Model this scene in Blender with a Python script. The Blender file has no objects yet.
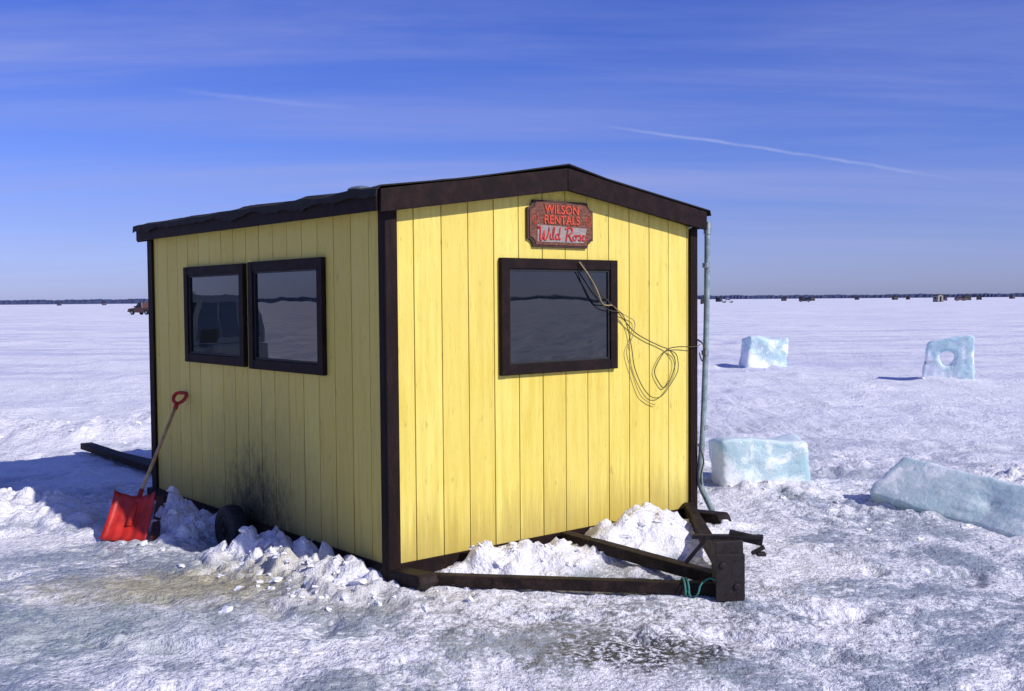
import bpy, bmesh, math, random
import numpy as np
from mathutils import Vector, Matrix, noise as mnoise
random.seed(7)
RS=np.random.RandomState(11)
S=bpy.context.scene
COL=S.collection
S.view_settings.view_transform='Standard'; S.view_settings.look='None'; S.view_settings.exposure=0

# ------------------------------------------------------------------ helpers
def link(o,parent=None):
    COL.objects.link(o)
    if parent: o.parent=parent
    return o
def empty(name,loc=(0,0,0),rotz=0):
    e=bpy.data.objects.new(name,None); e.location=loc; e.rotation_euler=(0,0,rotz); e.empty_display_size=.2
    return link(e)
class M:
    """mesh accumulator"""
    def __init__(s): s.v=[];s.f=[];s.m=[]
    def add(s,vs,fs,mi=0):
        b=len(s.v); s.v+= [tuple(v) for v in vs]; s.f+=[[i+b for i in f] for f in fs]; s.m+=[mi]*len(fs)
    def box(s,a,b,mi=0):
        x0,y0,z0=a;x1,y1,z1=b
        s.add([(x0,y0,z0),(x1,y0,z0),(x1,y1,z0),(x0,y1,z0),(x0,y0,z1),(x1,y0,z1),(x1,y1,z1),(x0,y1,z1)],
              [(3,2,1,0),(4,5,6,7),(0,1,5,4),(1,2,6,5),(2,3,7,6),(3,0,4,7)],mi)
    def beam(s,p,q,w,h,mi=0,up=(0,0,1)):
        p=Vector(p);q=Vector(q);d=(q-p).normalized();u=Vector(up)
        r=d.cross(u).normalized();u=r.cross(d).normalized()
        vs=[]
        for c in (p,q):
            for a,b in ((-1,-1),(1,-1),(1,1),(-1,1)): vs.append(c+r*a*w/2+u*b*h/2)
        s.add(vs,[(0,1,2,3),(7,6,5,4),(0,4,5,1),(1,5,6,2),(2,6,7,3),(3,7,4,0)],mi)
    def prism(s,poly,f0,f1,mi=0):
        n=len(poly); vs=[f0(p) for p in poly]+[f1(p) for p in poly]
        fs=[list(range(n)),list(range(2*n-1,n-1,-1))]+[(i,i+n,(i+1)%n+n,(i+1)%n) for i in range(n)]
        s.add(vs,fs,mi)
    def tube(s,pts,r,n=8,mi=0,cap=True):
        pts=[Vector(p) for p in pts]; rs=r if isinstance(r,(list,tuple)) else [r]*len(pts)
        vs=[];fs=[]
        prev=None
        for i,p in enumerate(pts):
            d=(pts[min(i+1,len(pts)-1)]-pts[max(i-1,0)]).normalized()
            u=prev if prev else (Vector((0,0,1)) if abs(d.z)<.9 else Vector((1,0,0)))
            rr=d.cross(u).normalized(); u=rr.cross(d).normalized(); prev=u
            for k in range(n):
                a=2*math.pi*k/n; vs.append(p+(rr*math.cos(a)+u*math.sin(a))*rs[i])
        for i in range(len(pts)-1):
            for k in range(n):
                fs.append((i*n+k,i*n+(k+1)%n,(i+1)*n+(k+1)%n,(i+1)*n+k))
        if cap: fs+= [list(range(n))[::-1],[(len(pts)-1)*n+k for k in range(n)]]
        s.add(vs,fs,mi)
    def obj(s,name,mats,parent=None,bevel=0,smooth=False,recalc=True):
        me=bpy.data.meshes.new(name); me.from_pydata(s.v,[],s.f)
        for m in mats: me.materials.append(m)
        me.polygons.foreach_set('material_index',s.m)
        if recalc:
            bm=bmesh.new(); bm.from_mesh(me); bmesh.ops.recalc_face_normals(bm,faces=bm.faces); bm.to_mesh(me); bm.free()
        if smooth: me.polygons.foreach_set('use_smooth',[True]*len(me.polygons))
        o=bpy.data.objects.new(name,me); link(o,parent)
        if bevel:
            b=o.modifiers.new('b','BEVEL'); b.width=bevel; b.segments=2; b.limit_method='ANGLE'
        return o
def catmull(P,n=8):
    P=[Vector(p) for p in P]; out=[]
    for i in range(len(P)-1):
        a=P[max(i-1,0)];b=P[i];c=P[i+1];d=P[min(i+2,len(P)-1)]
        for k in range(n):
            t=k/n
            out.append(.5*((2*b)+(c-a)*t+(2*a-5*b+4*c-d)*t*t+(3*b-a-3*c+d)*t**3))
    out.append(P[-1]); return out

class N:
    def __init__(s,tree): s.t=tree; s.n=tree.nodes; s.l=tree.links
    def new(s,t,**k):
        x=s.n.new(t)
        for a,b in k.items(): setattr(x,a,b)
        return x
    def set(s,sock,v):
        if isinstance(v,bpy.types.NodeSocket): s.l.new(v,sock)
        else: sock.default_value=v
    def math(s,op,a,b=None,c=None,clamp=False):
        x=s.new('ShaderNodeMath',operation=op,use_clamp=clamp); s.set(x.inputs[0],a)
        if b is not None: s.set(x.inputs[1],b)
        if c is not None: s.set(x.inputs[2],c)
        return x.outputs[0]
    def vm(s,op,a,b=None):
        x=s.new('ShaderNodeVectorMath',operation=op); s.set(x.inputs[0],a)
        if b is not None: s.set(x.inputs[1],b)
        return x.outputs['Value'] if op in('DOT_PRODUCT','LENGTH','DISTANCE') else x.outputs[0]
    def noise(s,vec,scale,detail=4,rough=.5,dist=0,out=0):
        x=s.new('ShaderNodeTexNoise'); s.l.new(vec,x.inputs['Vector']); x.inputs['Scale'].default_value=scale
        x.inputs['Detail'].default_value=detail; x.inputs['Roughness'].default_value=rough; x.inputs['Distortion'].default_value=dist
        return x.outputs[out]
    def map(s,vec,scale=(1,1,1),loc=(0,0,0),rot=(0,0,0)):
        x=s.new('ShaderNodeMapping'); s.l.new(vec,x.inputs[0]); x.inputs['Scale'].default_value=scale; x.inputs['Location'].default_value=loc; x.inputs['Rotation'].default_value=rot
        return x.outputs[0]
    def rng(s,v,a,b,c=0,d=1,smooth=False):
        x=s.new('ShaderNodeMapRange'); x.interpolation_type='SMOOTHSTEP' if smooth else 'LINEAR'
        s.set(x.inputs[0],v)
        for i,k in enumerate((a,b,c,d)): x.inputs[i+1].default_value=k
        return x.outputs[0]
    def mix(s,f,a,b,mode='MIX'):
        x=s.new('ShaderNodeMix',data_type='RGBA',blend_type=mode); s.set(x.inputs[0],f)
        for i,v in ((6,a),(7,b)):
            if isinstance(v,(tuple,list)): x.inputs[i].default_value=(v[0],v[1],v[2],1)
            else: s.l.new(v,x.inputs[i])
        return x.outputs[2]
    def bump(s,h,st=.5,d=.01,nrm=None):
        x=s.new('ShaderNodeBump'); x.inputs['Strength'].default_value=st; x.inputs['Distance'].default_value=d; s.l.new(h,x.inputs['Height'])
        if nrm is not None: s.l.new(nrm,x.inputs['Normal'])
        return x.outputs[0]
    def coord(s,k='Object'): return s.new('ShaderNodeTexCoord').outputs[k]
    def sep(s,v):
        x=s.new('ShaderNodeSeparateXYZ'); s.l.new(v,x.inputs[0]); return x.outputs
    def comb(s,a,b,c):
        x=s.new('ShaderNodeCombineXYZ')
        for i,v in enumerate((a,b,c)): s.set(x.inputs[i],v)
        return x.outputs[0]
def mat(name,color=(.5,.5,.5),rough=.6,metal=0,**k):
    m=bpy.data.materials.new(name); m.use_nodes=True; t=N(m.node_tree); p=t.n['Principled BSDF']
    p.inputs['Base Color'].default_value=(*color,1); p.inputs['Roughness'].default_value=rough; p.inputs['Metallic'].default_value=metal
    return m,t,p
def simple(name,color,rough=.6,metal=0,var=.35,scale=12,bump=.3,dark=None):
    m,t,p=mat(name,color,rough,metal); c=t.coord()
    n=t.noise(c,scale,5,.65)
    dk=dark or tuple(x*(1-var) for x in color); lt=tuple(min(1,x*(1+var*.6)) for x in color)
    t.l.new(t.mix(t.rng(n,.35,.65),dk,lt),p.inputs['Base Color'])
    t.l.new(t.rng(n,.3,.7,max(0,rough-.1),min(1,rough+.1)),p.inputs['Roughness'])
    if bump: t.l.new(t.bump(t.noise(c,scale*5,3,.6),bump,.004),p.inputs['Normal'])
    return m

# ------------------------------------------------------------------ hut frame
A=.6943; W=2.70; L=3.59; ZB=.13; ZE=2.21; ZR=2.436
P1=Vector((-.7256,6.208,0)); EX=Vector((math.cos(A),math.sin(A),0)); EY=Vector((-math.sin(A),math.cos(A),0))
def hw(s,t,z=0): return P1+EX*s+EY*t+Vector((0,0,z))

# ------------------------------------------------------------------ materials
def paint_mat(name,side):
    m,t,p=mat(name,(.7,.6,.13),.6); c=t.coord(); X=t.sep(c)
    along=X[0] if side=='front' else X[1]
    streak=t.noise(t.map(c,(14,14,.9)),1.6,6,.62)
    fine=t.noise(t.map(c,(55,55,4)),2,4,.7)
    big=t.noise(c,1.3,4,.6)
    base=t.mix(t.rng(streak,.3,.72),(.64,.48,.07),(.82,.70,.165))
    base=t.mix(t.rng(big,.35,.7,0,.45),base,(.80,.68,.21))
    brd=t.new('ShaderNodeTexWhiteNoise',noise_dimensions='1D'); t.l.new(t.math('FLOOR',t.math('DIVIDE',t.math('ADD',along,.012),.2032)),brd.inputs['W'])
    base=t.mix(t.rng(brd.outputs[0],0,1,0,.36),base,(.62,.44,.06))
    sc=t.rng(fine,.56,.70); base=t.mix(t.math('MULTIPLY',sc,.55),base,(.42,.29,.06))
    knots=t.rng(t.noise(t.map(c,(7,7,3)),3.0,2,.5),.66,.74); base=t.mix(t.math('MULTIPLY',knots,.5),base,(.40,.27,.06))
    zz=X[2]
    lown=t.math('ADD',zz,t.math('MULTIPLY',t.math('SUBTRACT',streak,.5),.6))
    base=t.mix(t.rng(lown,.12,.55,.55,0,True),base,(.34,.25,.07))
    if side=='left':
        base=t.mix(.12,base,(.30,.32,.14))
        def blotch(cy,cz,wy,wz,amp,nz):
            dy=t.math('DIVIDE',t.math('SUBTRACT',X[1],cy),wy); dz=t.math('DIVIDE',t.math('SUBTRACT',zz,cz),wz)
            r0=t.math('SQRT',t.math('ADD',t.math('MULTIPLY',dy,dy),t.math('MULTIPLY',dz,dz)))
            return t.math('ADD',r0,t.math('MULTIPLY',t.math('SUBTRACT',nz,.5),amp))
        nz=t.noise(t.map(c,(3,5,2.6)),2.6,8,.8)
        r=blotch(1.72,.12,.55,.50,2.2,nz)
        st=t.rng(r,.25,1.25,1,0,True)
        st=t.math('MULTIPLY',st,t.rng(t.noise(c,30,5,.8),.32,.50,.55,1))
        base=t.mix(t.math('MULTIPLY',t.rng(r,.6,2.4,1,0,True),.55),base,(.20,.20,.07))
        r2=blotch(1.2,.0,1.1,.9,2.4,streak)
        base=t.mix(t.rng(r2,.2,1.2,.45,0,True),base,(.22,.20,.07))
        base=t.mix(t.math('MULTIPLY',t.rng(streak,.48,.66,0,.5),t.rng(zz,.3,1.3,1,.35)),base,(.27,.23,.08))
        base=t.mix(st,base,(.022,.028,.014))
    t.l.new(base,p.inputs['Base Color'])
    t.l.new(t.bump(t.math('ADD',streak,t.math('MULTIPLY',fine,.8)),.5,.004),p.inputs['Normal'])
    p.inputs['Specular IOR Level'].default_value=.3
    return m
M_front=paint_mat('yellow_paint_front','front'); M_left=paint_mat('yellow_paint_side','left')
M_groove=simple('groove_yellow_dirty',(.42,.24,.04),.8)
def dark_wood(name,c0,c1,scalev=(1,1,1),rough=.65):
    m,t,p=mat(name,c0,rough); c=t.coord()
    n=t.noise(t.map(c,scalev),9,6,.75); n2=t.noise(c,60,4,.7)
    col=t.mix(t.rng(n,.45,.72),c0,c1)
    col=t.mix(t.math('MULTIPLY',t.rng(n2,.6,.72),.4),col,tuple(min(1,x*2.4) for x in c1))
    t.l.new(col,p.inputs['Base Color'])
    t.l.new(t.bump(t.math('ADD',n,n2),.5,.005),p.inputs['Normal']); p.inputs['Specular IOR Level'].default_value=.15; return m
M_trim=dark_wood('dark_brown_trim',(.009,.0042,.004),(.028,.0125,.010))
M_trimv=dark_wood('dark_brown_trim_v',(.009,.0042,.004),(.026,.012,.010),(2,2,.3))
M_roof=simple('black_roofing',(.013,.012,.012),.92,var=.5,scale=40,bump=.9)
M_skid=dark_wood('weathered_dark_beam',(.012,.008,.007),(.048,.029,.023),(1,1,1))
M_rust=simple('rusty_steel',(.020,.013,.012),.6,.2,var=.6,scale=30,bump=.5)
M_metal=simple('galvanized_metal',(.38,.42,.42),.42,.8,var=.25,scale=20,bump=.2)
M_pipe=simple('grey_green_pipe',(.28,.36,.35),.4,.25,var=.35,scale=15,bump=.2)
M_black=simple('black_rubber',(.010,.010,.011),.65,var=.4,scale=18)
M_cord=simple('black_cord',(.05,.04,.02),.5,var=.3,scale=18,bump=0)
M_cordt=simple('tan_cord',(.34,.25,.12),.6,var=.3,scale=18,bump=0)
M_red=simple('red_plastic',(.50,.022,.010),.45,var=.35,scale=9,bump=.15)
M_wood=simple('ash_wood',(.52,.33,.15),.5,var=.3,scale=14,bump=.2)
M_redwood=dark_wood('red_brown_plank',(.07,.02,.015),(.14,.05,.035))
M_green=simple('green_rope',(.03,.20,.16),.7,var=.4,scale=60,bump=.4)
m,t,p=mat('window_glass',(.004,.007,.011),.012); p.inputs['IOR'].default_value=1.72
c=t.coord(); t.l.new(t.bump(t.noise(c,2.2,2,.5),.10,.012),p.inputs['Normal'])
t.l.new(t.mix(t.rng(t.noise(c,9,6,.7),.52,.8,0,.25),(.004,.007,.011),(.035,.04,.045)),p.inputs['Base Color'])
M_glass=m

# ------------------------------------------------------------------ ICE HUT
hut=empty('ice_fishing_hut',P1,A)
def gable_z(s): return ZE+(ZR-ZE)*(1-abs(s-W/2)/(W/2))
b=M()
poly=[(.02,ZB),(W-.02,ZB),(W-.02,ZE),(W/2,ZR),(.02,ZE)]
b.prism(poly,lambda q:(q[0],.02,q[1]),lambda q:(q[0],L-.02,q[1]))
b.obj('wall_core',[M_groove],hut)
def boards(along,side):
    b=M()
    edges=[0.0]; g=.2032-.012
    while g<along-.03: edges.append(g); g+=.2032
    edges.append(along)
    for i in range(len(edges)-1):
        a=edges[i]+.0032; c=edges[i+1]-.0032
        if side=='front':
            d=RS.uniform(-.001,.001)
            pts=[(a,ZB),(c,ZB),(c,gable_z(c)+.02)]
            if a<W/2<c: pts.append((W/2,ZR+.02))
            pts.append((a,gable_z(a)+.02))
            b.prism(pts,lambda q:(q[0],.021,q[1]),lambda q:(q[0],d,q[1]))
        elif side=='left': b.box((0+RS.uniform(-.001,.001),a,ZB),(.021,c,ZE+.03))
        elif side=='right': b.box((W-.021,a,ZB),(W,c,ZE+.03))
    return b
boards(W,'front').obj('front_siding',[M_front],hut,.002)
boards(L,'left').obj('side_siding',[M_left],hut,.002)
boards(L,'right').obj('side_siding_far',[M_left],hut,.002)
b=M(); b.prism([(0,ZB),(W,ZB),(W,ZE+.02),(W/2,ZR+.02),(0,ZE+.02)],lambda q:(q[0],L-.019,q[1]),lambda q:(q[0],L,q[1])); b.obj('rear_siding',[M_left],hut)
b=M()
zt=ZE+.02
b.box((-.022,-.024,.06),(.062,0-.002,zt)); b.box((-.022,-.002,.06),(-.002,.055,zt))
b.box((W-.055,-.024,.06),(W+.022,-.002,zt)); b.box((W+.002,-.002,.06),(W+.022,.06,zt))
b.box((-.022,L-.075,.06),(-.002,L+.002,zt)); b.box((-.022,L+.002,.06),(.06,L+.022,zt))
b.box((W+.002,L-.06,.06),(W+.022,L+.002,zt)); b.box((W-.06,L+.002,.06),(W+.022,L+.022,zt))
b.obj('corner_trim',[M_trimv],hut,.004)
b=M()
b.box((.062,-.020,.05),(W-.055,-.002,ZB+.02)); b.box((-.018,.055,-.02),(-.002,L-.075,ZB+.015)); b.box((W+.002,.06,.0),(W+.018,L-.06,ZB+.015))
b.box((.06,L+.002,.05),(W-.06,L+.018,ZB+.02))
b.obj('bottom_trim',[M_trim],hut,.003)
# roof
EA=.09; EB=.035; RB=.025
b=M()
zt_,zp_=2.335,2.552
rp=[(-EA+.005,zt_),(W/2,zp_),(W+EB,zt_),(W+EB,zt_-.115),(W/2,zp_-.115),(-EA+.005,zt_-.115)]
b.prism(rp,lambda q:(q[0],-.07,q[1]),lambda q:(q[0],L+RB-.005,q[1]))
b.obj('roof',[M_trim],hut,.004)
b=M()
for y0,y1 in ((-.098,-.072),(L+RB-.002,L+RB+.02)):
    b.prism([(-.095,2.338),(W/2-.002,2.556),(W/2-.002,2.412),(-.095,2.205)],lambda q:(q[0],y0,q[1]),lambda q:(q[0],y1,q[1]))
    b.prism([(W/2+.002,2.556),(W+EB+.006,2.338),(W+EB+.006,2.205),(W/2+.002,2.412)],lambda q:(q[0],y0,q[1]),lambda q:(q[0],y1,q[1]))
b.obj('gable_fascia',[M_trim],hut,.004)
b=M(); b.box((-.112,-.07,2.215),(-.088,L+RB-.005,2.322)); b.box((W+EB+.002,-.07,2.215),(W+EB+.022,L+RB-.005,2.322)); b.obj('eave_fascia',[M_trim],hut,.004)
vs=[];fs=[]
ny=170
b=M()
prof=[(-.127,-.040),(-.122,.004),(-.1,.012),(.5,.108),(1.0,.185),(W/2,.238),(1.7,.185),(2.3,.085),(W+EB+.025,.012),(W+EB+.035,-.02)]
for j in range(ny+1):
    y=-.108+(L+.15)*j/ny
    for i,(s_,dz) in enumerate(prof):
        jx=(mnoise.noise((y*7.3,i*3.1,0))*.012); jz=mnoise.noise((y*3.1,i*2.7,5))*.016+mnoise.noise((y*17.7,i*2.7,8))*.005
        vs.append((s_+(jx if i in(0,1,8,9) else 0),y,2.328+dz+(jz if i else jz*2.4)))
n_=len(prof)
for j in range(ny):
    for i in range(n_-1): fs.append((j*n_+i,j*n_+i+1,(j+1)*n_+i+1,(j+1)*n_+i))
b.add(vs,fs); o=b.obj('roofing_felt',[M_roof],hut)
sm=o.modifiers.new('s','SOLIDIFY'); sm.thickness=.008; sm.offset=1
b=M(); cx,cy,cz=.32,.78,2.385
b.tube([(cx,cy,cz-.03),(cx,cy,cz+.04)],.055,16); b.tube([(cx,cy,cz+.04),(cx,cy,cz+.045),(cx,cy,cz+.058),(cx,cy,cz+.068)],[.088,.09,.07,.02],16)
b.obj('roof_vent',[M_metal],hut,smooth=False)

# trailer wheel against the side wall
b=M(); cy_,cz_,cs_=1.86,.085,-.125
prof=[(.055,-.052),(.085,-.056),(.092,-.052),(.105,-.060),(.145,-.062),(.162,-.05),(.168,-.02),(.168,.02),(.162,.05),(.145,.062),(.105,.06),(.09,.05)]
nS=40; vs=[];fs=[]
for k in range(nS):
    a=2*math.pi*k/nS
    for i,(r_,o_) in enumerate(prof):
        rr=r_+(.004 if (k%2 and 5<i<8) else 0)
        vs.append((cs_+o_,cy_+rr*math.cos(a),cz_+rr*math.sin(a)))
n_=len(prof)
for k in range(nS):
    for i in range(n_-1): fs.append((k*n_+i,k*n_+i+1,((k+1)%nS)*n_+i+1,((k+1)%nS)*n_+i))
b.add(vs,fs); b.obj('wheel_tyre',[M_black],hut,smooth=False)
b=M(); b.tube([(cs_-.045,cy_,cz_),(cs_-.035,cy_,cz_),(cs_+.07,cy_,cz_)],[.07,.092,.09],24); b.tube([(cs_-.065,cy_,cz_),(cs_-.04,cy_,cz_)],[.022,.028],14)
for k in range(4):
    a=k*math.pi/2+.4; b.tube([(cs_-.055,cy_+.05*math.cos(a),cz_+.05*math.sin(a)),(cs_-.04,cy_+.05*math.cos(a),cz_+.05*math.sin(a))],.008,6)
b.tube([(cs_+.06,cy_,cz_),(.3,cy_,cz_-.02)],.02,8)
b.obj('wheel_hub',[M_rust],hut)

def window(side,a0,a1,z0,z1,nm,fr=.068):
    def Q(a,d,z): return (a,-d,z) if side=='front' else (-d,a,z)
    b=M()
    def bx(a,c,za,zb_,d0,d1,mi=0):
        p0=Q(a,d0,za);p1=Q(c,d1,zb_)
        b.box(tuple(map(min,p0,p1)),tuple(map(max,p0,p1)),mi)
    bx(a0,a0+fr,z0,z1,.0025,.036); bx(a1-fr,a1,z0,z1,.0025,.036)
    bx(a0+fr,a1-fr,z1-fr,z1,.0025,.033); bx(a0+fr,a1-fr,z0,z0+fr,.0025,.033)
    b.obj(nm+'_frame',[M_trim],hut,.004)
    b=M()
    f2=.014
    A0=a0+fr;A1=a1-fr;Z0=z0+fr;Z1=z1-fr
    bx(A0,A0+f2,Z0,Z1,.003,.022); bx(A1-f2,A1,Z0,Z1,.003,.022); bx(A0+f2,A1-f2,Z1-f2,Z1,.003,.022); bx(A0+f2,A1-f2,Z0,Z0+f2,.003,.022)
    b.obj(nm+'_sash',[M_black],hut,.002)
    b=M(); bx(A0+f2-.001,A1-f2+.001,Z0+f2-.001,Z1-f2+.001,.006,.012); b.obj(nm+'_glass',[M_glass],hut)
window('front',.835,1.87,1.222,1.968,'front_window')
window('left',1.80,2.84,1.238,1.975,'side_window_a')
window('left',.69,1.725,1.232,1.980,'side_window_b')

b=M()
for s0 in (-.02,W-.10):
    prof=[(-.34,.085),(-.32,.125),(-.30,.145),(.0,.125),(L+.15,.125),(L+.15,0.0),(-.10,0.0),(-.22,.02)]
    if s0<0: prof=[(-.34,.10),(-.32,.135),(-.30,.15),(.0,.125),(L+.15,.125),(L+.15,0.0),(-.08,0.0),(-.21,.02)]
    w_=.10
    b.prism(prof,lambda q:(s0,q[0],q[1]-.001),lambda q:(s0+w_+.03,q[0],q[1]-.001))
for tt in (.3,1.2,2.2,3.2): b.box((.12,tt,.03),(W-.12,tt+.09,.128))
b.obj('skid_runners',[M_skid],hut,.008)

# sign
sign=empty('wooden_sign'); sign.parent=hut; sign.location=(1.355,-.016,2.195)
def plaque(w,h,notch,y0,y1,mi,b):
    pts=[]
    for sx,sz in ((1,1),(-1,1),(-1,-1),(1,-1)):
        for k in range(9):
            a=k/8*math.pi/2
            pts.append((sx*(w-notch*math.cos(a)),sz*(h-notch*math.sin(a))))
    pts=sorted(set((round(x,5),round(z,5)) for x,z in pts),key=lambda q:math.atan2(q[1],q[0]))
    b.prism(pts,lambda q:(q[0],y0,q[1]),lambda q:(q[0],y1,q[1]),mi)
M_sign=dark_wood('sign_board_wood',(.12,.045,.028),(.28,.13,.09),(3,1,12))
M_sgrey=dark_wood('sign_grey_wood',(.26,.22,.20),(.40,.35,.32),(3,1,12))
M_sedge=simple('sign_dark_edge',(.05,.015,.010),.6)
M_sred=simple('sign_red_paint',(.48,.018,.012),.5,var=.5,scale=60,bump=0)
M_sor=simple('sign_orange_paint',(.58,.065,.02),.5,var=.5,scale=60,bump=0)
b=M(); plaque(.292,.152,.05,.012,-.006,0,b); b.obj('sign_back',[M_sedge],sign,.004)
b=M(); plaque(.276,.138,.05,-.0065,-.012,0,b); b.obj('sign_face',[M_sign],sign,.002)
b=M(); b.prism([(-.215,-.118),(.20,-.118),(.225,-.02),(-.215,-.008)],lambda q:(q[0],-.0125,q[1]),lambda q:(q[0],-.015,q[1])); b.obj('sign_panel',[M_sgrey],sign,.001)
def text(body,size,x,z,mat_,shear=0,bold=0,sx=1):
    cu=bpy.data.curves.new('sign_text','FONT'); cu.body=body; cu.size=size; cu.align_x='CENTER'; cu.align_y='CENTER'; cu.extrude=.0015; cu.shear=shear; cu.offset=bold
    cu.materials.append(mat_); o=bpy.data.objects.new('lettering',cu); link(o,sign); o.location=(x,-.0165,z); o.rotation_euler=(math.pi/2,0,0); o.scale=(sx,1,1)
    return o
text('WILSON',.080,0.0,.092,M_sor,bold=.0015)
text('RENTALS',.078,0.0,.026,M_sor,bold=.0015)
def stroke(pts,r=.005):
    b=M(); b.tube(catmull([(x*1.05,-.0165,z*1.02) for x,z in pts],6),r,6); b.obj('lettering_stroke',[M_sred],sign,smooth=True)
def off(pts,ox,oz=-.068): return [(x+ox,z+oz) for x,z in pts]
stroke(off([(-.03,.035),(-.035,.045),(-.02,.048),(-.018,.01),(-.022,-.035),(-.005,-.03),(.015,.02),(.012,-.03),(.03,-.03),(.05,.01),(.055,.045)],-.165),.006)
stroke(off([(0,.005),(-.004,-.02),(.004,-.032),(.018,-.02),(.03,.02),(.034,.047),(.024,.04),(.018,.0),(.022,-.03),(.038,-.022)],-.098))
stroke(off([(.028,-.002),(.012,.006),(0,-.012),(.006,-.03),(.022,-.024),(.032,.01),(.040,.048),(.030,.0),(.030,-.03),(.042,-.024)],-.056))
stroke(off([(0,-.04),(.008,0),(.018,.045)],.032),.006)
stroke(off([(-.01,.035),(.01,.048),(.042,.045),(.048,.025),(.030,.006),(.006,.0),(.024,-.008),(.044,-.036),(.058,-.03)],.036),.006)
stroke(off([(.014,.0),(.0,-.008),(.002,-.028),(.018,-.030),(.026,-.012),(.014,.0),(.034,.0),(.044,-.004)],.094))
stroke(off([(0,-.004),(.014,.006),(.018,-.014),(.016,-.032),(.0,-.028),(.022,-.030),(.034,-.018)],.138))
stroke(off([(0,-.018),(.018,-.008),(.012,.004),(.0,-.008),(.004,-.030),(.020,-.032),(.036,-.020)],.172))
b=M()
for sx in(-1,1):
    for k in range(8):
        a=k*.9; r=.006+.0035*k
        b.tube([(sx*.238+math.cos(a)*r,-.0135,.03+math.sin(a)*r*1.4),(sx*.238+math.cos(a+.9)*(r+.004),-.0135,.03+math.sin(a+.9)*(r+.004)*1.4)],.0032,5)
b.obj('painted_rose',[M_sor],sign)

cord=empty('antenna_cord'); cord.parent=hut
def crd(pts,r,m_,nm):
    b=M(); b.tube(catmull([(s_,-d,z) for s_,d,z in pts],8),r,6); b.obj(nm,[m_],cord,smooth=True)
crd([(1.50,.045,1.955),(1.54,.05,1.91),(1.60,.05,1.84),(1.69,.05,1.74),(1.80,.05,1.66),(1.93,.03,1.56),(2.05,.02,1.47),(2.18,.02,1.41),(2.32,.02,1.36),(2.40,.03,1.33),(2.47,.025,1.25),(2.44,.02,1.14),(2.36,.02,1.06),(2.30,.02,1.10),(2.255,.02,1.18),(2.30,.03,1.27),(2.38,.03,1.335),(2.50,.03,1.35),(2.66,.04,1.345),(2.72,.05,1.36)],.0037,M_cord,'cord_1')
crd([(1.53,.05,1.93),(1.585,.06,1.82),(1.66,.06,1.70),(1.76,.055,1.63),(1.90,.04,1.60),(1.98,.02,1.50),(2.02,.02,1.36),(2.05,.02,1.22),(2.13,.02,1.08),(2.22,.025,1.0),(2.32,.025,1.0),(2.42,.025,1.08),(2.50,.025,1.18),(2.48,.03,1.29),(2.40,.03,1.33)],.0032,M_cord,'cord_2')
crd([(1.49,.05,1.95),(1.56,.07,1.86),(1.63,.07,1.77),(1.70,.06,1.67),(1.80,.05,1.66)],.0045,M_cordt,'cord_3')
crd([(1.80,.05,1.66),(1.92,.03,1.60),(2.05,.02,1.54),(2.02,.025,1.43),(1.97,.02,1.33),(2.03,.02,1.17),(2.10,.02,1.03),(2.18,.02,.97),(2.26,.02,.94)],.003,M_cordt,'cord_4')

pole=empty('metal_pole')
b=M()
b.tube(catmull([(1.462,7.975,2.26),(1.452,7.965,1.5),(1.425,7.95,.75),(1.40,7.94,.42),(1.405,7.93,.30),(1.45,7.95,.20),(1.50,7.98,.10)],6),.022,12)
b.obj('tube',[M_pipe],pole,smooth=True)
b=M(); b.tube([(1.464,7.976,2.27),(1.463,7.976,2.18)],.03,12); b.tube([(1.47,7.975,2.255),(1.36,7.91,2.26),(1.30,7.86,2.22)],.012,8)
for z in (1.93,1.28,.72): b.tube([(1.425+.012*z,7.955,z),(1.425+.012*z,7.955,z+.035)],.028,12)
b.obj('clamps',[M_metal],pole)
b=M(); b.tube(catmull([(1.37,7.93,1.40),(1.41,7.90,1.37),(1.43,7.90,1.30),(1.41,7.9,1.24),(1.39,7.92,1.3)],6),.006,6)
b.tube(catmull([(1.38,7.9,.62),(1.42,7.9,.5),(1.40,7.9,.38),(1.42,7.93,.25)],6),.006,6)
b.obj('bungee',[M_cord],pole,smooth=True)

hitch=empty('tow_hitch_frame')
b=M()
b.beam((-.62,6.24,.062),(1.14,5.98,.060),.07,.068)
b.beam((.34,7.02,.13),(1.16,6.07,.095),.085,.07)
b.beam((1.30,7.86,.15),(1.235,6.04,.10),.07,.085)
b.obj('a_frame_beams',[M_skid],hitch,.006)
b=M()
b.beam((1.215,5.96,-.02),(1.20,5.96,.345),.10,.16,up=(1,0.1,0))
b.box((1.125,5.87,.015),(1.285,5.895,.28))
b.beam((1.02,6.04,.345),(1.40,5.93,.362),.05,.022)
b.beam((1.22,5.99,.37),(1.40,5.94,.335),.028,.05)
b.beam((.985,6.05,.19),(1.10,6.0,.35),.03,.022)
b.beam((1.36,5.92,.27),(1.41,5.92,.27),.05,.02); b.beam((1.405,5.92,.31),(1.335,5.93,.27),.03,.02)
b.tube([(1.16,5.86,.22),(1.16,5.90,.22)],.018,8); b.tube([(1.24,5.86,.10),(1.24,5.90,.10)],.018,8)
b.obj('coupler_post',[M_rust],hitch,.004)
b=M()
for cx_,cz_ in((.955,.06),(.975,.06)):
    ring=[(cx_+.004*k/3,6.0+.056*math.cos(k*math.pi/8)-.005,cz_+.055*math.sin(k*math.pi/8)) for k in range(17)]
    b.tube(ring,.006,6)
b.tube(catmull([(.98,5.94,.06),(1.0,5.93,.02),(1.03,5.91,.05),(1.05,5.92,.10),(1.10,5.93,.13),(1.14,5.9,.12)],6),.006,6)
b.obj('rope',[M_green],hitch,smooth=True)

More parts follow.
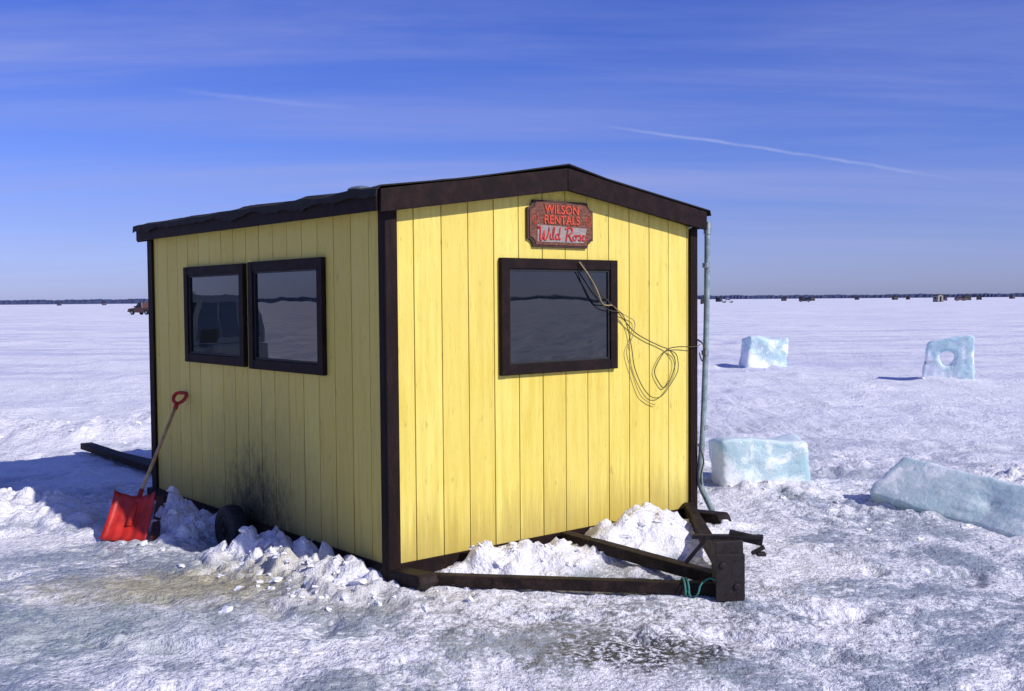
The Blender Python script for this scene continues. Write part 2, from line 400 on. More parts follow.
# shovel
shovel=empty('snow_shovel')
top=Vector((-2.63,8.38,.92)); base=Vector((-2.77,7.52,.005))
d=(top-base).normalized()
side=Vector((.78,-.50,-.40)); side=(side-d*side.dot(d)).normalized(); nrm=side.cross(d).normalized()
if nrm.y>0: nrm=-nrm
def SH(u,v,w): return base+side*u+d*v+nrm*w
b=M(); nu,nv=14,9; vs=[];fs=[]
for j in range(nv+1):
    for i in range(nu+1):
        u=(i/nu-.5); v=j/nv
        wdt=.35-.03*v; curve=.055*(abs(u)*2)**2.2*(.35+.65*v)+.05*v**3
        rib=.006*math.cos(u*2*math.pi*4)
        vs.append(SH(u*wdt,v*.36-(.012*(1-abs(u)*2) if j==nv else 0),curve+rib))
for j in range(nv):
    for i in range(nu): fs.append((j*(nu+1)+i,j*(nu+1)+i+1,(j+1)*(nu+1)+i+1,(j+1)*(nu+1)+i))
b.add(vs,fs); o=b.obj('blade',[M_red],shovel,smooth=True); sm=o.modifiers.new('s','SOLIDIFY'); sm.thickness=.007
b=M(); b.tube([SH(0,.12,.012),SH(0,.26,.022),SH(0,.42,.03)],[.024,.022,.018],10); b.obj('socket',[M_red],shovel,smooth=True)
b=M(); Lh=(top-base).length; b.tube([SH(0,.38,.03),SH(0,.8,.02),SH(0,Lh-.06,.01)],.013,10); b.obj('handle',[M_wood],shovel,smooth=True)
b=M(); b.tube([SH(0,Lh-.08,.01),SH(0,Lh-.02,.01)],.018,10)
b.tube(catmull([SH(0,Lh-.03,.01),SH(-.038,Lh+.0,.01),SH(-.05,Lh+.04,.01),SH(-.038,Lh+.075,.01),SH(0,Lh+.083,.01),SH(.038,Lh+.075,.01),SH(.05,Lh+.04,.01),SH(.038,Lh+.0,.01),SH(0,Lh-.03,.01)],5),.014,8)
b.obj('d_grip',[M_red],shovel,smooth=True)

b=M(); b.beam((-2.53,7.46,.035),(-2.80,8.42,.15),.06,.045); b.obj('wooden_plank',[M_redwood],None,.005)
b=M(); b.beam((-4.80,11.95,.10),(-3.45,10.35,.07),.13,.07); b.beam((-4.55,11.9,.03),(-3.6,10.9,.03),.09,.06); b.obj('wooden_beam',[M_skid],None,.008)

# ------------------------------------------------------------------ ICE BLOCKS
def ice_material():
    m,t,p=mat('lake_ice',(.42,.68,.70),.25); c=t.coord(); X=t.sep(t.coord('Generated'))
    g=t.new('ShaderNodeNewGeometry')
    n=t.noise(c,3.2,6,.68,.6); n2=t.noise(c,16,5,.72); n3=t.noise(t.map(c,(1,1,7)),3,4,.6)
    col=t.mix(t.rng(n,.35,.68),(.58,.82,.86),(.82,.93,.95))
    col=t.mix(t.rng(n3,.5,.7,0,.5),col,(.42,.68,.74))
    frost=t.math('MAXIMUM',t.rng(n,.54,.63),t.rng(t.sep(g.outputs['Normal'])[2],.5,.95,0,.5))
    low=t.rng(t.math('ADD',t.math('ADD',X[2],t.math('MULTIPLY',X[0],.6)),t.math('MULTIPLY',t.math('SUBTRACT',n,.5),2.0)),.42,.70,1,0)
    frost=t.math('MAXIMUM',frost,low)
    col=t.mix(t.math('MULTIPLY',frost,.85),col,(.90,.92,.94))
    t.l.new(col,p.inputs['Base Color'])
    t.l.new(t.rng(frost,0,1,.10,.6),p.inputs['Roughness'])
    p.inputs['IOR'].default_value=1.31
    t.l.new(t.rng(frost,0,1,.35,0),p.inputs['Transmission Weight'])
    p.inputs['Subsurface Weight'].default_value=.35; p.inputs['Subsurface Radius'].default_value=(.04,.07,.08); p.inputs['Subsurface Scale'].default_value=1
    t.l.new(t.bump(t.math('ADD',n2,n),.6,.02),p.inputs['Normal'])
    return m
M_ice=ice_material()
def ice_block(name,loc,size,rot,tilt=(0,0),seed=0,taper=0.0,amp=.03,sub=18,skew=0,slope=0):
    bm=bmesh.new(); bmesh.ops.create_cube(bm,size=1)
    bmesh.ops.subdivide_edges(bm,edges=bm.edges,cuts=sub,use_grid_fill=True)
    sx,sy,sz=size
    for v in bm.verts:
        c=v.co; f=1-taper*(c.z+.5)
        q=Vector(c)*2
        e=sorted([abs(q.x),abs(q.y),abs(q.z)])
        rnd=1-.05*max(0,(e[1]-.8)/.2)**2
        P=Vector((c.x*sx*f*rnd+skew*(c.z+.5),c.y*sy*f*rnd,c.z*sz*rnd+slope*c.x*(c.z+.5)))
        o3=Vector((seed*3.1,seed*1.7,seed))
        n=mnoise.noise(P*2.2+o3)*amp*1.6+mnoise.noise(P*7+o3)*amp*.7+abs(mnoise.noise(P*14+o3))*amp*.5
        P+=P.normalized()*n; P.z+=mnoise.noise(Vector((P.x*1.8,P.y*1.8,seed)))*sz*.10
        v.co=P
    me=bpy.data.meshes.new(name); bm.to_mesh(me); bm.free(); me.materials.append(M_ice)
    me.polygons.foreach_set('use_smooth',[True]*len(me.polygons))
    o=bpy.data.objects.new(name,me); o.location=loc; o.rotation_euler=(tilt[0],tilt[1],rot); link(o); return o
ice_block('ice_block',(6.0,25.45,.37),(1.0,.7,.80),.12,(0,.02),1,.05,.04)
ice_block('ice_block',(2.25,9.72,.19),(.78,.52,.46),.03,(-.06,.0),2,-.03,.022,28,.0,.02)
ice_block('ice_block',(3.62,8.00,.06),(1.95,.50,.25),-1.08,(.62,.05),3,.0,.035,32,0,-.10)
def holed(name,loc,rot):
    nA,nR=96,12; T=.30; vs=[];fs=[]
    def outer(a):
        c,s_=math.cos(a),math.sin(a); k=.44/max(abs(c),abs(s_)); k=min(k,.585); return k*c,k*s_*1.04
    for side_ in (0,1):
        for j in range(nR+1):
            for i in range(nA):
                a=2*math.pi*i/nA; ox,oz=outer(a); f=j/nR
                r=.135+.010*math.sin(3*a)
                x=r*math.cos(a)*(1-f)+(ox)*f -.05*(1-f); z=(r*1.05*math.sin(a)+.06)*(1-f)+oz*f
                y=(-T/2 if side_==0 else T/2)*(1-.12*f**4-.25*max(0,1-f*6))
                vs.append([x,y,z])
    def id_(s_,j,i): return s_*(nR+1)*nA+j*nA+i%nA
    for s_ in(0,1):
        for j in range(nR):
            for i in range(nA): fs.append((id_(s_,j,i),id_(s_,j,i+1),id_(s_,j+1,i+1),id_(s_,j+1,i)))
    nT=6
    for j in (0,nR):
        ring_prev=[id_(0,j,i) for i in range(nA)]
        for k in range(1,nT):
            f=k/nT; cur=[]
            for i in range(nA):
                a_=vs[id_(0,j,i)];b_=vs[id_(1,j,i)]; bul=1+(.025*math.sin(math.pi*f) if j else 0)
                vs.append([(a_[0]*(1-f)+b_[0]*f)*bul,a_[1]*(1-f)+b_[1]*f,(a_[2]*(1-f)+b_[2]*f)*(bul if j else 1)]); cur.append(len(vs)-1)
            for i in range(nA): fs.append((ring_prev[i],ring_prev[(i+1)%nA],cur[(i+1)%nA],cur[i]))
            ring_prev=cur
        cur=[id_(1,j,i) for i in range(nA)]
        for i in range(nA): fs.append((ring_prev[i],ring_prev[(i+1)%nA],cur[(i+1)%nA],cur[i]))
    out=[]
    for x,y,z in vs:
        P=Vector((x,y,z)); rr=min(1,max(0,(math.hypot(x+.05,z-.06)-.17)/.2)); n=(mnoise.noise(P*3+Vector((9,2,1)))*.10+mnoise.noise(P*9)*.06)*rr
        z2=z+.18*x*(rr if z>0 else 0); x2=x*(1-.08*z)
        out.append((x2+n*x,y+n*.3,z2+n*z))
    b=M(); b.add(out,fs); o=b.obj(name,[M_ice],None,smooth=True); o.location=loc; o.rotation_euler=(0,.03,rot); return o
holed('ice_block',(8.68,21.15,.43),-.37)

# ------------------------------------------------------------------ GROUND
_perm=RS.permutation(512).astype(np.int64); _ang=RS.uniform(0,2*np.pi,512); _gx=np.cos(_ang);_gy=np.sin(_ang); _r1=RS.uniform(0,1,512);_r2=RS.uniform(0,1,512);_r3=RS.uniform(0,1,512)
def perlin(x,y,seed=0):
    xi=np.floor(x).astype(np.int64);yi=np.floor(y).astype(np.int64);xf=x-xi;yf=y-yi
    u=xf*xf*xf*(xf*(xf*6-15)+10);v=yf*yf*yf*(yf*(yf*6-15)+10)
    def g(ix,iy,dx,dy):
        h=_perm[(_perm[(ix+seed*37)%512]+iy)%512]; return _gx[h]*dx+_gy[h]*dy
    a=g(xi,yi,xf,yf);b=g(xi+1,yi,xf-1,yf);c=g(xi,yi+1,xf,yf-1);d=g(xi+1,yi+1,xf-1,yf-1)
    return ((a*(1-u)+b*u)*(1-v)+(c*(1-u)+d*u)*v)*1.4
def fbm(x,y,oct=4,rough=.5,seed=0,ridge=False):
    o=0;a=1;t=0
    for k in range(oct):
        n=perlin(x*2**k+k*13.7,y*2**k-k*7.3,seed+k)
        if ridge: n=1-2*np.abs(n)
        o=o+a*n;t+=a;a*=rough
    return o/t
def clods(x,y,seed=0,dens=.6):
    xi=np.floor(x).astype(np.int64);yi=np.floor(y).astype(np.int64); out=np.zeros_like(x)
    for di in(-1,0,1):
        for dj in(-1,0,1):
            ix=xi+di;iy=yi+dj; h=_perm[(_perm[(ix+seed*41)%512]+iy)%512]
            cx=ix+_r1[h];cy=iy+_r2[h]; r=.25+.5*_r3[h]
            dx=x-cx;dy=y-cy; an=_ang[h]; u=dx*np.cos(an)+dy*np.sin(an); v=-dx*np.sin(an)+dy*np.cos(an)
            dd=np.maximum(np.abs(u)*1.0+.35*np.abs(v),np.abs(v)*1.25)
            val=np.clip((r-dd)/r*2.0,0,1)*r*(1+.5*u/r)*(_r1[(h*7)%512]<dens)
            out=np.maximum(out,val)
    return out
def sstep(x,a,b):
    q=np.clip((x-a)/(b-a),0,1); return q*q*(3-2*q)
def axis(lo,hi,step,far,g):
    a=list(np.arange(lo,hi+1e-6,step)); s_=step; x=a[-1]
    while x<far: s_*=g; x+=s_; a.append(x)
    s_=step; x=lo; pre=[]
    while x>-far: s_*=g; x-=s_; pre.append(x)
    return np.array(pre[::-1]+a)
WT=1.80   # wheel position along the side wall
def height(x,y):
    dist=np.sqrt(x*x+y*y)
    near=1-sstep(dist,9,26)
    h=.035*fbm(x*.35,y*.35,3,seed=3)+.030*fbm(x*1.1,y*1.1,3,seed=5)*(1-sstep(dist,60,200))
    patch=sstep(fbm(x*.6,y*.6,3,seed=9),-.3,.25)
    r=fbm(x*3.3,y*3.3,4,.62,seed=21)
    h+=near*(.018+.028*patch)*r
    h+=near*.012*(.3+patch)*fbm(x*10,y*10,3,.6,seed=31,ridge=True)
    cl=clods(x*4.5,y*4.5,3,.45)*.06+clods(x*10,y*10,5,.5)*.032
    h+=near*cl*sstep(fbm(x*.9,y*.9,3,seed=71),-.10,.35)
    pit=fbm(x*2.4+5,y*2.4,2,.5,seed=41); h-=near*.045*sstep(pit,.22,.5)
    far=sstep(dist,8,18)*(1-sstep(dist,150,500))
    h+=far*.09*sstep(fbm(x*.55,y*.9,4,.6,seed=51),.08,.5)
    h+=far*.030*fbm(x*2.0,y*2.3,3,.55,seed=55)*(1-sstep(dist,40,90))
    h+=far*.07*fbm(x*.18,y*.75,3,.55,seed=58,ridge=True)
    dx=x-P1.x;dy=y-P1.y; s_=dx*EX.x+dy*EX.y; t_=dx*EY.x+dy*EY.y
    cb=clods(x*5.5,y*5.5,9,.75)*.12+clods(x*12+3,y*12,11,.8)*.055
    lump=.6+.9*np.clip(fbm(x*4,y*4,4,.6,seed=61)+.3,0,1.3)
    dL=-s_
    wL=sstep(t_,-.25,.0)*(1-sstep(t_,2.9,3.8))
    whl=np.exp(-((t_-(WT-.10))/.30)**2)
    env=np.exp(-((dL-.20)/.24)**2)*wL*(dL>-.02)*(1-.5*sstep(t_,2.5,2.9))*(1-.97*whl)
    h=h+env*(.115*lump+cb*1.25)
    env2=np.exp(-((dL-.50)/.30)**2)*wL*(dL>0); h+=env2*cb*.7*(1-.9*whl)
    def mound(cx,cy,r,a,p=1.):
        return a*np.exp(-(((x-cx)**2+(y-cy)**2)/r**2)**p)
    mm=mound(-.34,6.36,.16,.09)+mound(-.05,6.52,.22,.13)+mound(.28,6.70,.22,.12)+mound(.62,6.9,.22,.10)+mound(.88,7.22,.27,.21)+mound(1.12,7.45,.2,.12)+mound(.75,6.45,.22,.04)+mound(1.50,7.75,.25,.06)+mound(-.62,5.98,.2,.05)
    mm+=mound(-3.95,8.45,.55,.09)+mound(-3.3,8.0,.3,.03)+mound(-4.9,8.9,.6,.09)
    mm+=mound(-5.6,13.4,.8,.15)+mound(-7.0,13.8,.7,.11)+mound(-4.6,15,.9,.10)
    mm+=mound(2.05,9.25,.30,.05)+mound(2.5,9.3,.22,.05)+mound(4.7,9.6,.6,.10)+mound(3.1,8.2,.25,.03)
    mm+=mound(6.0,25.0,.7,.06)+mound(8.5,20.8,.7,.07)
    h=h+mm*(.6+.5*lump)+sstep(mm,.015,.08)*cb*.7
    ins=sstep(s_,-.005,.03)*(1-sstep(s_,W-.03,W+.005))*sstep(t_,-.0,.03)*(1-sstep(t_,L-.03,L))
    h=h*(1-ins)-.01*ins
    pitw=np.exp(-(((t_-WT)/.30)**2+((dL-.18)/.26)**2)**1.6); h=h*(1-.9*pitw)-.075*pitw
    ic=np.exp(-(((x+1.9)/1.3)**2+((y-6.1)/.5)**2)); h=h*(1-.6*ic)
    ax,ay,bx_,by_=-.25,6.18,1.2,5.96
    tt=np.clip(((x-ax)*(bx_-ax)+(y-ay)*(by_-ay))/((bx_-ax)**2+(by_-ay)**2),0,1); dd=np.hypot(x-ax-tt*(bx_-ax),y-ay-tt*(by_-ay))
    k=np.exp(-(dd/.12)**2); h=h*(1-k)+k*np.minimum(h,.02)
    h=h*(1-sstep(dist,700,1500))
    return h
xs=axis(-4.6,3.6,.0195,4500,1.036); ys=axis(4.3,9.4,.0195,4500,1.036)
X,Y=np.meshgrid(xs,ys); X0=X.ravel();Y0=Y.ravel()
Z=height(X0,Y0)
nx,ny=len(xs),len(ys)
co=np.stack([X0,Y0,Z],1).astype(np.float32)
me=bpy.data.meshes.new('snow_ground'); me.vertices.add(nx*ny); me.vertices.foreach_set('co',co.ravel())
I,J=np.meshgrid(np.arange(nx-1),np.arange(ny-1)); a=(J*nx+I).ravel()
q=np.stack([a,a+1,a+1+nx,a+nx],1).astype(np.int32)
me.loops.add(q.size); me.loops.foreach_set('vertex_index',q.ravel())
me.polygons.add(len(q)); me.polygons.foreach_set('loop_start',np.arange(0,q.size,4,dtype=np.int32))
try: me.polygons.foreach_set('loop_total',np.full(len(q),4,dtype=np.int32))
except Exception: pass
me.update(calc_edges=True); me.polygons.foreach_set('use_smooth',[True]*len(q))
m,t,p=mat('snow_and_ice',(.75,.77,.83),.6); c=t.coord(); XX=t.sep(c)
dist=t.vm('LENGTH',c)
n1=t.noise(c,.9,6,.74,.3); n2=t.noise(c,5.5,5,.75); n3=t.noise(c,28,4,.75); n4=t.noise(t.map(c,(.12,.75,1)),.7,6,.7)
snow=t.mix(t.rng(n2,.3,.7),(.72,.71,.77),(.89,.88,.90))
icecol=t.mix(t.rng(n3,.35,.65),(.20,.24,.29),(.46,.50,.55))
im=t.math('MULTIPLY',t.rng(t.math('ADD',n1,t.math('MULTIPLY',t.math('SUBTRACT',n3,.5),.40)),.47,.55),t.rng(dist,7,17,1,.08,True))
im=t.math('MULTIPLY',im,t.rng(XX[2],.02,.075,1,0))
col=t.mix(im,snow,icecol)
sp=t.math('MULTIPLY',t.rng(n3,.53,.63,0,.62),t.rng(dist,6,14,1,.15)); sp=t.math('MULTIPLY',sp,t.rng(XX[2],.03,.09,1,.1))
col=t.mix(sp,col,(.26,.28,.33))
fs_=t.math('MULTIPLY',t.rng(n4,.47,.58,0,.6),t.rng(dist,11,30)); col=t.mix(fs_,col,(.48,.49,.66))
def blob(cx,cy,rx,ry,nz,amp,a,b_):
    v=t.vm('MULTIPLY',t.vm('SUBTRACT',c,(cx,cy,0)),(1/rx,1/ry,0))
    d_=t.math('ADD',t.vm('LENGTH',v),t.math('MULTIPLY',t.math('SUBTRACT',nz,.5),amp)); return t.rng(d_,a,b_,1,0,True)
tan=blob(-2.0,6.30,1.15,.55,n2,1.6,.2,1.1); col=t.mix(t.math('MULTIPLY',tan,.78),col,(.36,.31,.16))
tan2=blob(-1.0,5.9,1.3,.35,n2,1.6,.2,1.0); col=t.mix(t.math('MULTIPLY',tan2,.35),col,(.34,.30,.18))
grn=blob(-2.5,5.5,1.3,.75,n2,1.6,.3,1.1); col=t.mix(t.math('MULTIPLY',grn,.6),col,(.22,.29,.28))
wet=t.math('MULTIPLY',blob(.60,5.10,.70,.42,n2,2.0,.3,1.0),t.rng(n3,.44,.52)); col=t.mix(t.math('MULTIPLY',wet,.97),col,(.012,.014,.013))
wet2=t.math('MULTIPLY',blob(.4,5.55,1.6,.42,n2,2.2,.2,.9),t.rng(n3,.45,.58)); col=t.mix(t.math('MULTIPLY',wet2,.65),col,(.09,.09,.10))
wet3=t.math('MULTIPLY',blob(2.35,7.2,1.3,.8,n2,2.2,.0,.9),t.rng(n2,.42,.6)); col=t.mix(t.math('MULTIPLY',wet3,.6),col,(.26,.28,.34))
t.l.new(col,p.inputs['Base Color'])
t.l.new(t.rng(im,0,1,.75,.25),p.inputs['Roughness'])
bh=t.math('ADD',t.math('MULTIPLY',n2,1.1),t.math('MULTIPLY',n3,.5))
bh=t.math('MULTIPLY',bh,t.rng(dist,8,20,1,.75)); bh=t.math('ADD',bh,t.math('MULTIPLY',n1,2.8))
t.l.new(t.bump(bh,.85,.05),p.inputs['Normal'])
me.materials.append(m)
link(bpy.data.objects.new('snow_ground',me))

m,t,p=mat('loose_snow',(.82,.83,.88),.65); c=t.coord(); n=t.noise(c,14,4,.7)
t.l.new(t.mix(t.rng(n,.3,.7),(.74,.74,.80),(.89,.88,.90)),p.inputs['Base Color']); t.l.new(t.bump(t.noise(c,45,3,.7),.6,.01),p.inputs['Normal'])
M_snow=m
b=M()
ico=bmesh.new(); bmesh.ops.create_icosphere(ico,subdivisions=2,radius=1); iv=[v.co.copy() for v in ico.verts]; ifc=[[v.index for v in f.verts] for f in ico.faces]; ico.free()
CH=[]
def chunk(x,y,r): CH.append((x,y,r))
for k in range(220):
    t_=random.uniform(-.2,3.2); dL=abs(random.gauss(.26,.20))+.03
    if WT-.5<t_<WT+.3 and dL<.6: continue
    q_=hw(-dL,t_); chunk(q_.x,q_.y,random.choice([.007,.010,.015,.022,.030])*random.uniform(.7,1.2))
for k in range(150):
    c_=random.choice([(-.25,6.3,.2),(-.0,6.5,.25),(.35,6.7,.25),(.8,7.1,.25),(.95,7.3,.2),(1.4,7.6,.3),(-.6,6.0,.2)])
    x_,y_=random.gauss(c_[0],c_[2]*.7),random.gauss(c_[1],c_[2]*.7)
    q_=Vector((x_,y_,0))-P1
    if q_.dot(EY)>-.04 and -.1<q_.dot(EX)<W: continue
    chunk(x_,y_,random.choice([.007,.010,.015,.024])*random.uniform(.7,1.2))
for cx_,cy_,sp_,n_ in ((-4,8.4,.5,40),(-5.5,13.4,.8,40),(2.2,9.2,.4,20),(3.3,7.7,.6,30),(4.4,9.3,.5,30),(6,24.9,.7,12),(8.5,20.7,.8,12)):
    for k in range(n_): chunk(random.gauss(cx_,sp_),random.gauss(cy_,sp_*.6),random.choice([.007,.010,.015,.022])*random.uniform(.7,1.3)*(1.5 if cy_>12 else 1))
hz=height(np.array([q[0] for q in CH]),np.array([q[1] for q in CH]))
for (x,y,r),z in zip(CH,hz):
    sd=random.random()*50
    sc=Vector((random.uniform(.7,1.5),random.uniform(.7,1.3),random.uniform(.4,.8))); R=Matrix.Rotation(random.uniform(0,6),3,'Z')@Matrix.Rotation(random.uniform(-.6,.6),3,'X')
    vs=[]
    for v in iv:
        vv=Vector([max(-.72,min(.72,a_)) for a_ in v])
        k=1+.6*mnoise.noise(v*1.6+Vector((sd,0,0)))+.35*mnoise.noise(v*3.5+Vector((0,sd,0)))
        q_=R@Vector((vv.x*sc.x,vv.y*sc.y,vv.z*sc.z))*k*r*1.2; vs.append((x+q_.x,y+q_.y,z+q_.z+r*.12))
    b.add(vs,ifc)
b.obj('snow_chunks',[M_snow],None,smooth=False,recalc=False)

# ------------------------------------------------------------------ VEHICLES
M_tyre=simple('tyre_rubber',(.015,.015,.016),.8); M_vglass=M_glass
def suv(name,loc,rot,color,pickup=False):
    e=empty(name,loc,rot); pm=simple(name+'_paint',color,.35,.1,var=.15,scale=4,bump=0)
    b=M(); w=.90
    body=[(-2.35,.42),(-2.38,.75),(-2.33,.98),(-1.2,1.02),(.75,1.03),(1.35,.98),(2.15,.90),(2.30,.78),(2.33,.45),(1.9,.36),(1.86,.55),(1.70,.72),(1.45,.78),(1.2,.72),(1.04,.55),(1.0,.34),(-1.05,.34),(-1.09,.55),(-1.25,.72),(-1.5,.78),(-1.75,.72),(-1.91,.55),(-1.95,.38)]
    b.prism(body,lambda q:(q[0],-w,q[1]),lambda q:(q[0],w,q[1])); b.obj('body',[pm],e,.03)
    rear=-.65 if pickup else -2.22
    cab=[(rear-.02,1.0),(rear+.18,1.72),(rear+.35,1.80),(.05,1.80),(.25,1.74),(.95,1.02)]
    b=M(); b.prism(cab,lambda q:(q[0],-w+.04+.14*(q[1]-1),q[1]),lambda q:(q[0],w-.04-.14*(q[1]-1),q[1])); b.obj('cabin',[pm],e,.03)
    b=M()
    def quad(P,n,off=.006):
        n=Vector(n).normalized(); b.add([Vector(q)+n*off for q in P]+[Vector(q)-n*.01 for q in P],[(0,1,2,3),(7,6,5,4),(0,4,5,1),(1,5,6,2),(2,6,7,3),(3,7,4,0)])
    wy=lambda z:w-.04-.14*(z-1)
    quad([(.88,-wy(1.1)+.07,1.10),(.88,wy(1.1)-.07,1.10),(.31,wy(1.68)-.07,1.68),(.31,-wy(1.68)+.07,1.68)],(.7,0,.68),.012)
    for sg in(-1,1):
        segs=[(-.5,.12)] if pickup else [(-1.95,-1.3),(-1.2,-.35)]
        for a0,a1 in segs: quad([(a0,sg*wy(1.12),1.12),(a1,sg*wy(1.12),1.12),(a1,sg*wy(1.68),1.68),(a0+.06,sg*wy(1.68),1.68)],(0,sg,.14))
        if not pickup: quad([(-.27,sg*wy(1.12),1.12),(.72,sg*wy(1.12),1.12),(.24,sg*wy(1.68),1.68),(-.27,sg*wy(1.68),1.68)],(0,sg,.14))
        else: quad([(.16,sg*wy(1.12),1.12),(.74,sg*wy(1.12),1.12),(.26,sg*wy(1.66),1.66),(.16,sg*wy(1.66),1.66)],(0,sg,.14))
    b.obj('windows',[M_vglass],e)
    b=M()
    for x_ in(-1.5,1.45):
        for sg in(-1,1):
            b.tube([(x_,sg*.66,.36),(x_,sg*.70,.36),(x_,sg*.88,.36),(x_,sg*.91,.36)],[.33,.36,.36,.32],28)
    b.obj('tyres',[M_tyre],e)
    b=M()
    for x_ in(-1.5,1.45):
        for sg in(-1,1): b.tube([(x_,sg*.90,.36),(x_,sg*.915,.36)],[.20,.17],20)
    b.box((2.30,-.88,.42),(2.45,.88,.58)); b.box((-2.48,-.88,.42),(-2.36,.88,.58))
    b.obj('wheels_and_bumpers',[M_metal],e,.01)
    b=M(); b.box((2.28,-.42,.64),(2.33,.42,.84)); 
    for sg in(-1,1): b.box((.62,sg*.92 if sg>0 else -1.14,1.08),(.72,1.14 if sg>0 else -.92,1.28))
    b.obj('grille_and_mirrors',[M_black],e,.015)
    b=M()
    for sg in(-1,1): b.box((2.27,sg*.68-.14,.66),(2.335,sg*.68+.14,.82)); b.tube([(-.1,sg*.5,1.80),(-.1,sg*.5,1.86)],.03,8)
    b.obj('headlights',[M_metal],e,.01)
    return e
suv('parked_truck',(-10.1,12.7,.02),math.atan2(-.42,.93)+.35,(.10,.12,.15))
suv('parked_truck',(-52.2,151.5,0),2.6,(.10,.045,.03),True)
suv('parked_truck',(85,420,0),.2,(.45,.45,.5),True)
suv('parked_truck',(118,430,0),2.9,(.05,.04,.05))
suv('parked_truck',(185,440,0),.1,(.10,.04,.05))
def small_hut(px,D,w,l,h,col,rot):
    x=(px-512)/1067*D; e=empty('distant_ice_hut',(x,D,0),rot)
    pm=simple('distant_hut_paint',col,.7,scale=3); rp_=M_roof
    b=M(); b.prism([(-w/2,.1),(w/2,.1),(w/2,h),(0,h+w*.18),(-w/2,h)],lambda q:(q[0],-l/2,q[1]),lambda q:(q[0],l/2,q[1])); b.obj('walls',[pm],e)
    b=M(); b.prism([(-w/2-.12,h-.02),(0,h+w*.18+.02),(w/2+.12,h-.02),(w/2+.12,h+.07),(0,h+w*.18+.12),(-w/2-.12,h+.07)],lambda q:(q[0],-l/2-.1,q[1]),lambda q:(q[0],l/2+.1,q[1])); b.obj('roof',[rp_],e)
    b=M(); b.box((-.4,-l/2-.03,.15),(.35,-l/2-.005,1.85)); b.box((-w/2-.03,-.4,1.0),(-w/2-.005,.4,1.6)); b.obj('door_and_window',[M_trim],e)
    b=M(); b.tube([(w*.2,l*.2,h),(w*.2,l*.2,h+.8)],.07,8); b.tube([(w*.2,l*.2,h+.8),(w*.2,l*.2,h+.88)],[.13,.05],8); b.obj('stovepipe',[M_metal],e)
    b=M(); b.box((-w/2,-l/2-.3,0),(-w/2+.15,l/2,.1)); b.box((w/2-.15,-l/2-.3,0),(w/2,l/2,.1)); b.obj('skids',[M_skid],e)
huts=[(704,340,1.8,2.2,1.9,(.04,.03,.03)),(719,560,2.2,2.6,1.9,(.03,.03,.06)),
(784,640,2.2,2.6,1.9,(.03,.025,.03)),(802,560,2.2,2.8,1.9,(.03,.03,.04)),(812,600,2.2,2.8,1.9,(.04,.03,.04)),(857,800,2.4,3,2.0,(.06,.05,.08)),
(895,700,2.4,3,2.0,(.04,.035,.04)),(908,720,2.4,3,2.0,(.09,.05,.06)),(938,360,2.2,2.4,2.1,(.26,.24,.23)),(944,480,2.2,2.6,2.0,(.12,.10,.12)),(966,520,2.4,4.4,2.0,(.02,.02,.025)),(979,540,2.2,3,2.0,(.03,.025,.03)),(1012,760,2.4,3,2.0,(.07,.05,.07)),
(60,900,2.4,3,2.1,(.07,.06,.1)),(105,900,2.4,3,2.1,(.06,.05,.08))]
for k,hh in enumerate(huts): small_hut(*hh,rot=k*.83)
# ------------------------------------------------------------------ TREELINE ring (far shore)
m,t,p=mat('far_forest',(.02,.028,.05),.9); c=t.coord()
t.l.new(t.mix(t.noise(c,.02,5,.7),(.016,.026,.075),(.045,.065,.15)),p.inputs['Base Color'])  # bluish distance haze is painted into the forest's base colour
b=M(); R_=2600; n_=4200; vs=[];fs=[]
for i in range(n_):
    a_=2*math.pi*i/n_; x_,y_=R_*math.sin(a_),R_*math.cos(a_)
    hh=9.0+4*mnoise.noise((math.sin(a_)*5,math.cos(a_)*5,0))+2.0*mnoise.noise((math.sin(a_)*60,math.cos(a_)*60,3))+random.uniform(-.8,.8)
    rj=random.uniform(-6,6)
    vs+=[(x_,y_,-2),(x_*(1+rj/R_)*1.004,y_*(1+rj/R_)*1.004,hh*.7),(x_*1.012,y_*1.012,hh)]
for i in range(n_):
    j=(i+1)%n_; fs+=[(3*i,3*j,3*j+1,3*i+1),(3*i+1,3*j+1,3*j+2,3*i+2)]
b.add(vs,fs); b.obj('distant_treeline',[m],None,recalc=False)

# ------------------------------------------------------------------ LIGHT
sd=Vector((.817,-.577,0)); el=math.radians(36)
sunv=Vector((sd.x*math.cos(el),sd.y*math.cos(el),math.sin(el)))
sl=bpy.data.lights.new('sun','SUN'); sl.energy=4.3; sl.angle=math.radians(.5); sl.color=(1,.955,.88)
so=bpy.data.objects.new('sun',sl); so.rotation_euler=sunv.to_track_quat('Z','Y').to_euler(); link(so)

w=bpy.data.worlds.new('World'); S.world=w; w.use_nodes=True; t=N(w.node_tree)
bg=t.n['Background']; sky=t.new('ShaderNodeTexSky'); sky.sky_type='NISHITA'; sky.sun_disc=False
sky.sun_elevation=el; sky.sun_rotation=math.atan2(sd.x,sd.y); sky.altitude=200; sky.air_density=1.0; sky.dust_density=.5; sky.ozone_density=2.5
d=t.coord('Generated'); X=t.sep(d)
z=X[2]
tint=t.mix(t.rng(z,0,.07),(.70,.80,1.68),(.65,.71,1.44))
tint=t.mix(t.rng(z,.05,.28),tint,(.36,.53,1.42))
col=t.mix(1.0,sky.outputs[0],tint,'MULTIPLY')
zz=t.math('ADD',t.math('MAXIMUM',z,0),.12)
pv=t.comb(t.math('DIVIDE',X[0],zz),t.math('DIVIDE',X[1],zz),0)
c1=t.noise(t.map(pv,(.35,1.5,1),rot=(0,0,.15)),.8,6,.62,.5); c2=t.noise(t.map(pv,(.12,.8,1),rot=(0,0,-.12),loc=(3,1,0)),1.3,6,.58,.3)
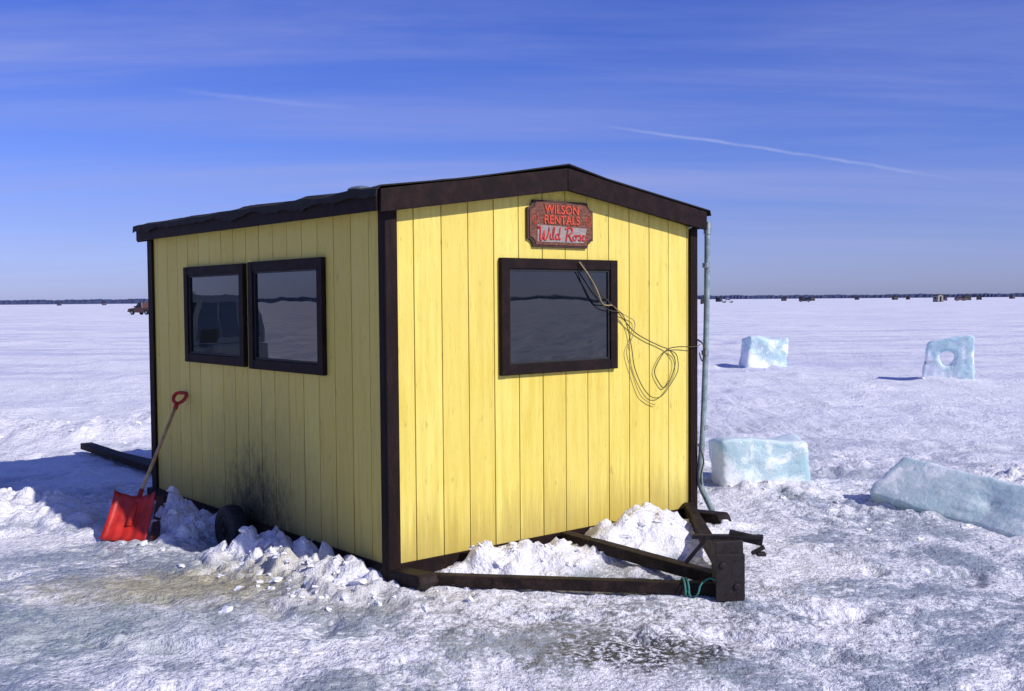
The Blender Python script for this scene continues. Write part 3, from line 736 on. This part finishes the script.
cm=t.math('MULTIPLY',t.math('ADD',t.rng(c1,.42,.75,0,.6,True),t.rng(c2,.40,.72,0,.7,True)),t.rng(z,.0,.05,.2,1))
col=t.mix(t.math('MULTIPLY',cm,.58),col,(4.0,4.5,8.4))
def ray(px,py,f=1067.,p_=.0425,r=.0076):
    x=px-512;y=345.5-py
    u=(x*math.cos(r)+y*math.sin(r))/f; w_=(-x*math.sin(r)+y*math.cos(r))/f
    return Vector((u,math.cos(p_)+w_*math.sin(p_),-math.sin(p_)+w_*math.cos(p_))).normalized()
def trail(a,bb,width,stren,bend):
    global col
    d1=ray(*a);d2=ray(*bb); nn=d1.cross(d2).normalized(); md=(d1+d2).normalized(); al=nn.cross(md).normalized(); half=math.acos(max(-1,min(1,d1.dot(d2))))/2
    s_=t.math('DIVIDE',t.vm('DOT_PRODUCT',d,tuple(al)),half)
    off=t.vm('DOT_PRODUCT',d,tuple(nn)); off=t.math('ADD',off,t.math('MULTIPLY',t.math('MULTIPLY',s_,s_),bend)); off=t.math('ADD',off,t.math('MULTIPLY',t.math('SUBTRACT',t.noise(d,14,3,.6),.5),.006))
    k=t.rng(t.math('ABSOLUTE',off),0,width,1,0,True); e_=t.rng(t.math('ABSOLUTE',s_),.3,1,1,0,True)
    f_=t.rng(t.vm('DOT_PRODUCT',d,tuple(md)),.3,.5)
    k=t.math('MULTIPLY',t.math('MULTIPLY',k,e_),t.math('MULTIPLY',f_,t.rng(t.noise(d,30,4,.6),.3,.6,.4,1)))
    col=t.mix(t.math('MULTIPLY',k,stren),col,(5.5,6.2,9.5))
trail((570,118),(990,182),.0022,.42,-.004)
trail((150,88),(370,112),.0035,.18,.003)
t.l.new(col,bg.inputs[0]); bg.inputs[1].default_value=.090

# ------------------------------------------------------------------ CAMERA
cd=bpy.data.cameras.new('camera'); cam=bpy.data.objects.new('camera',cd); link(cam)
cd.sensor_width=36; cd.lens=1067.1/1024*36; cd.clip_end=12000; cd.clip_start=.05
cam.matrix_world=Matrix.Translation((0,0,1.7))@Matrix.Rotation(math.pi/2-.0425,4,'X')@Matrix.Rotation(-.0076,4,'Z')
S.camera=cam
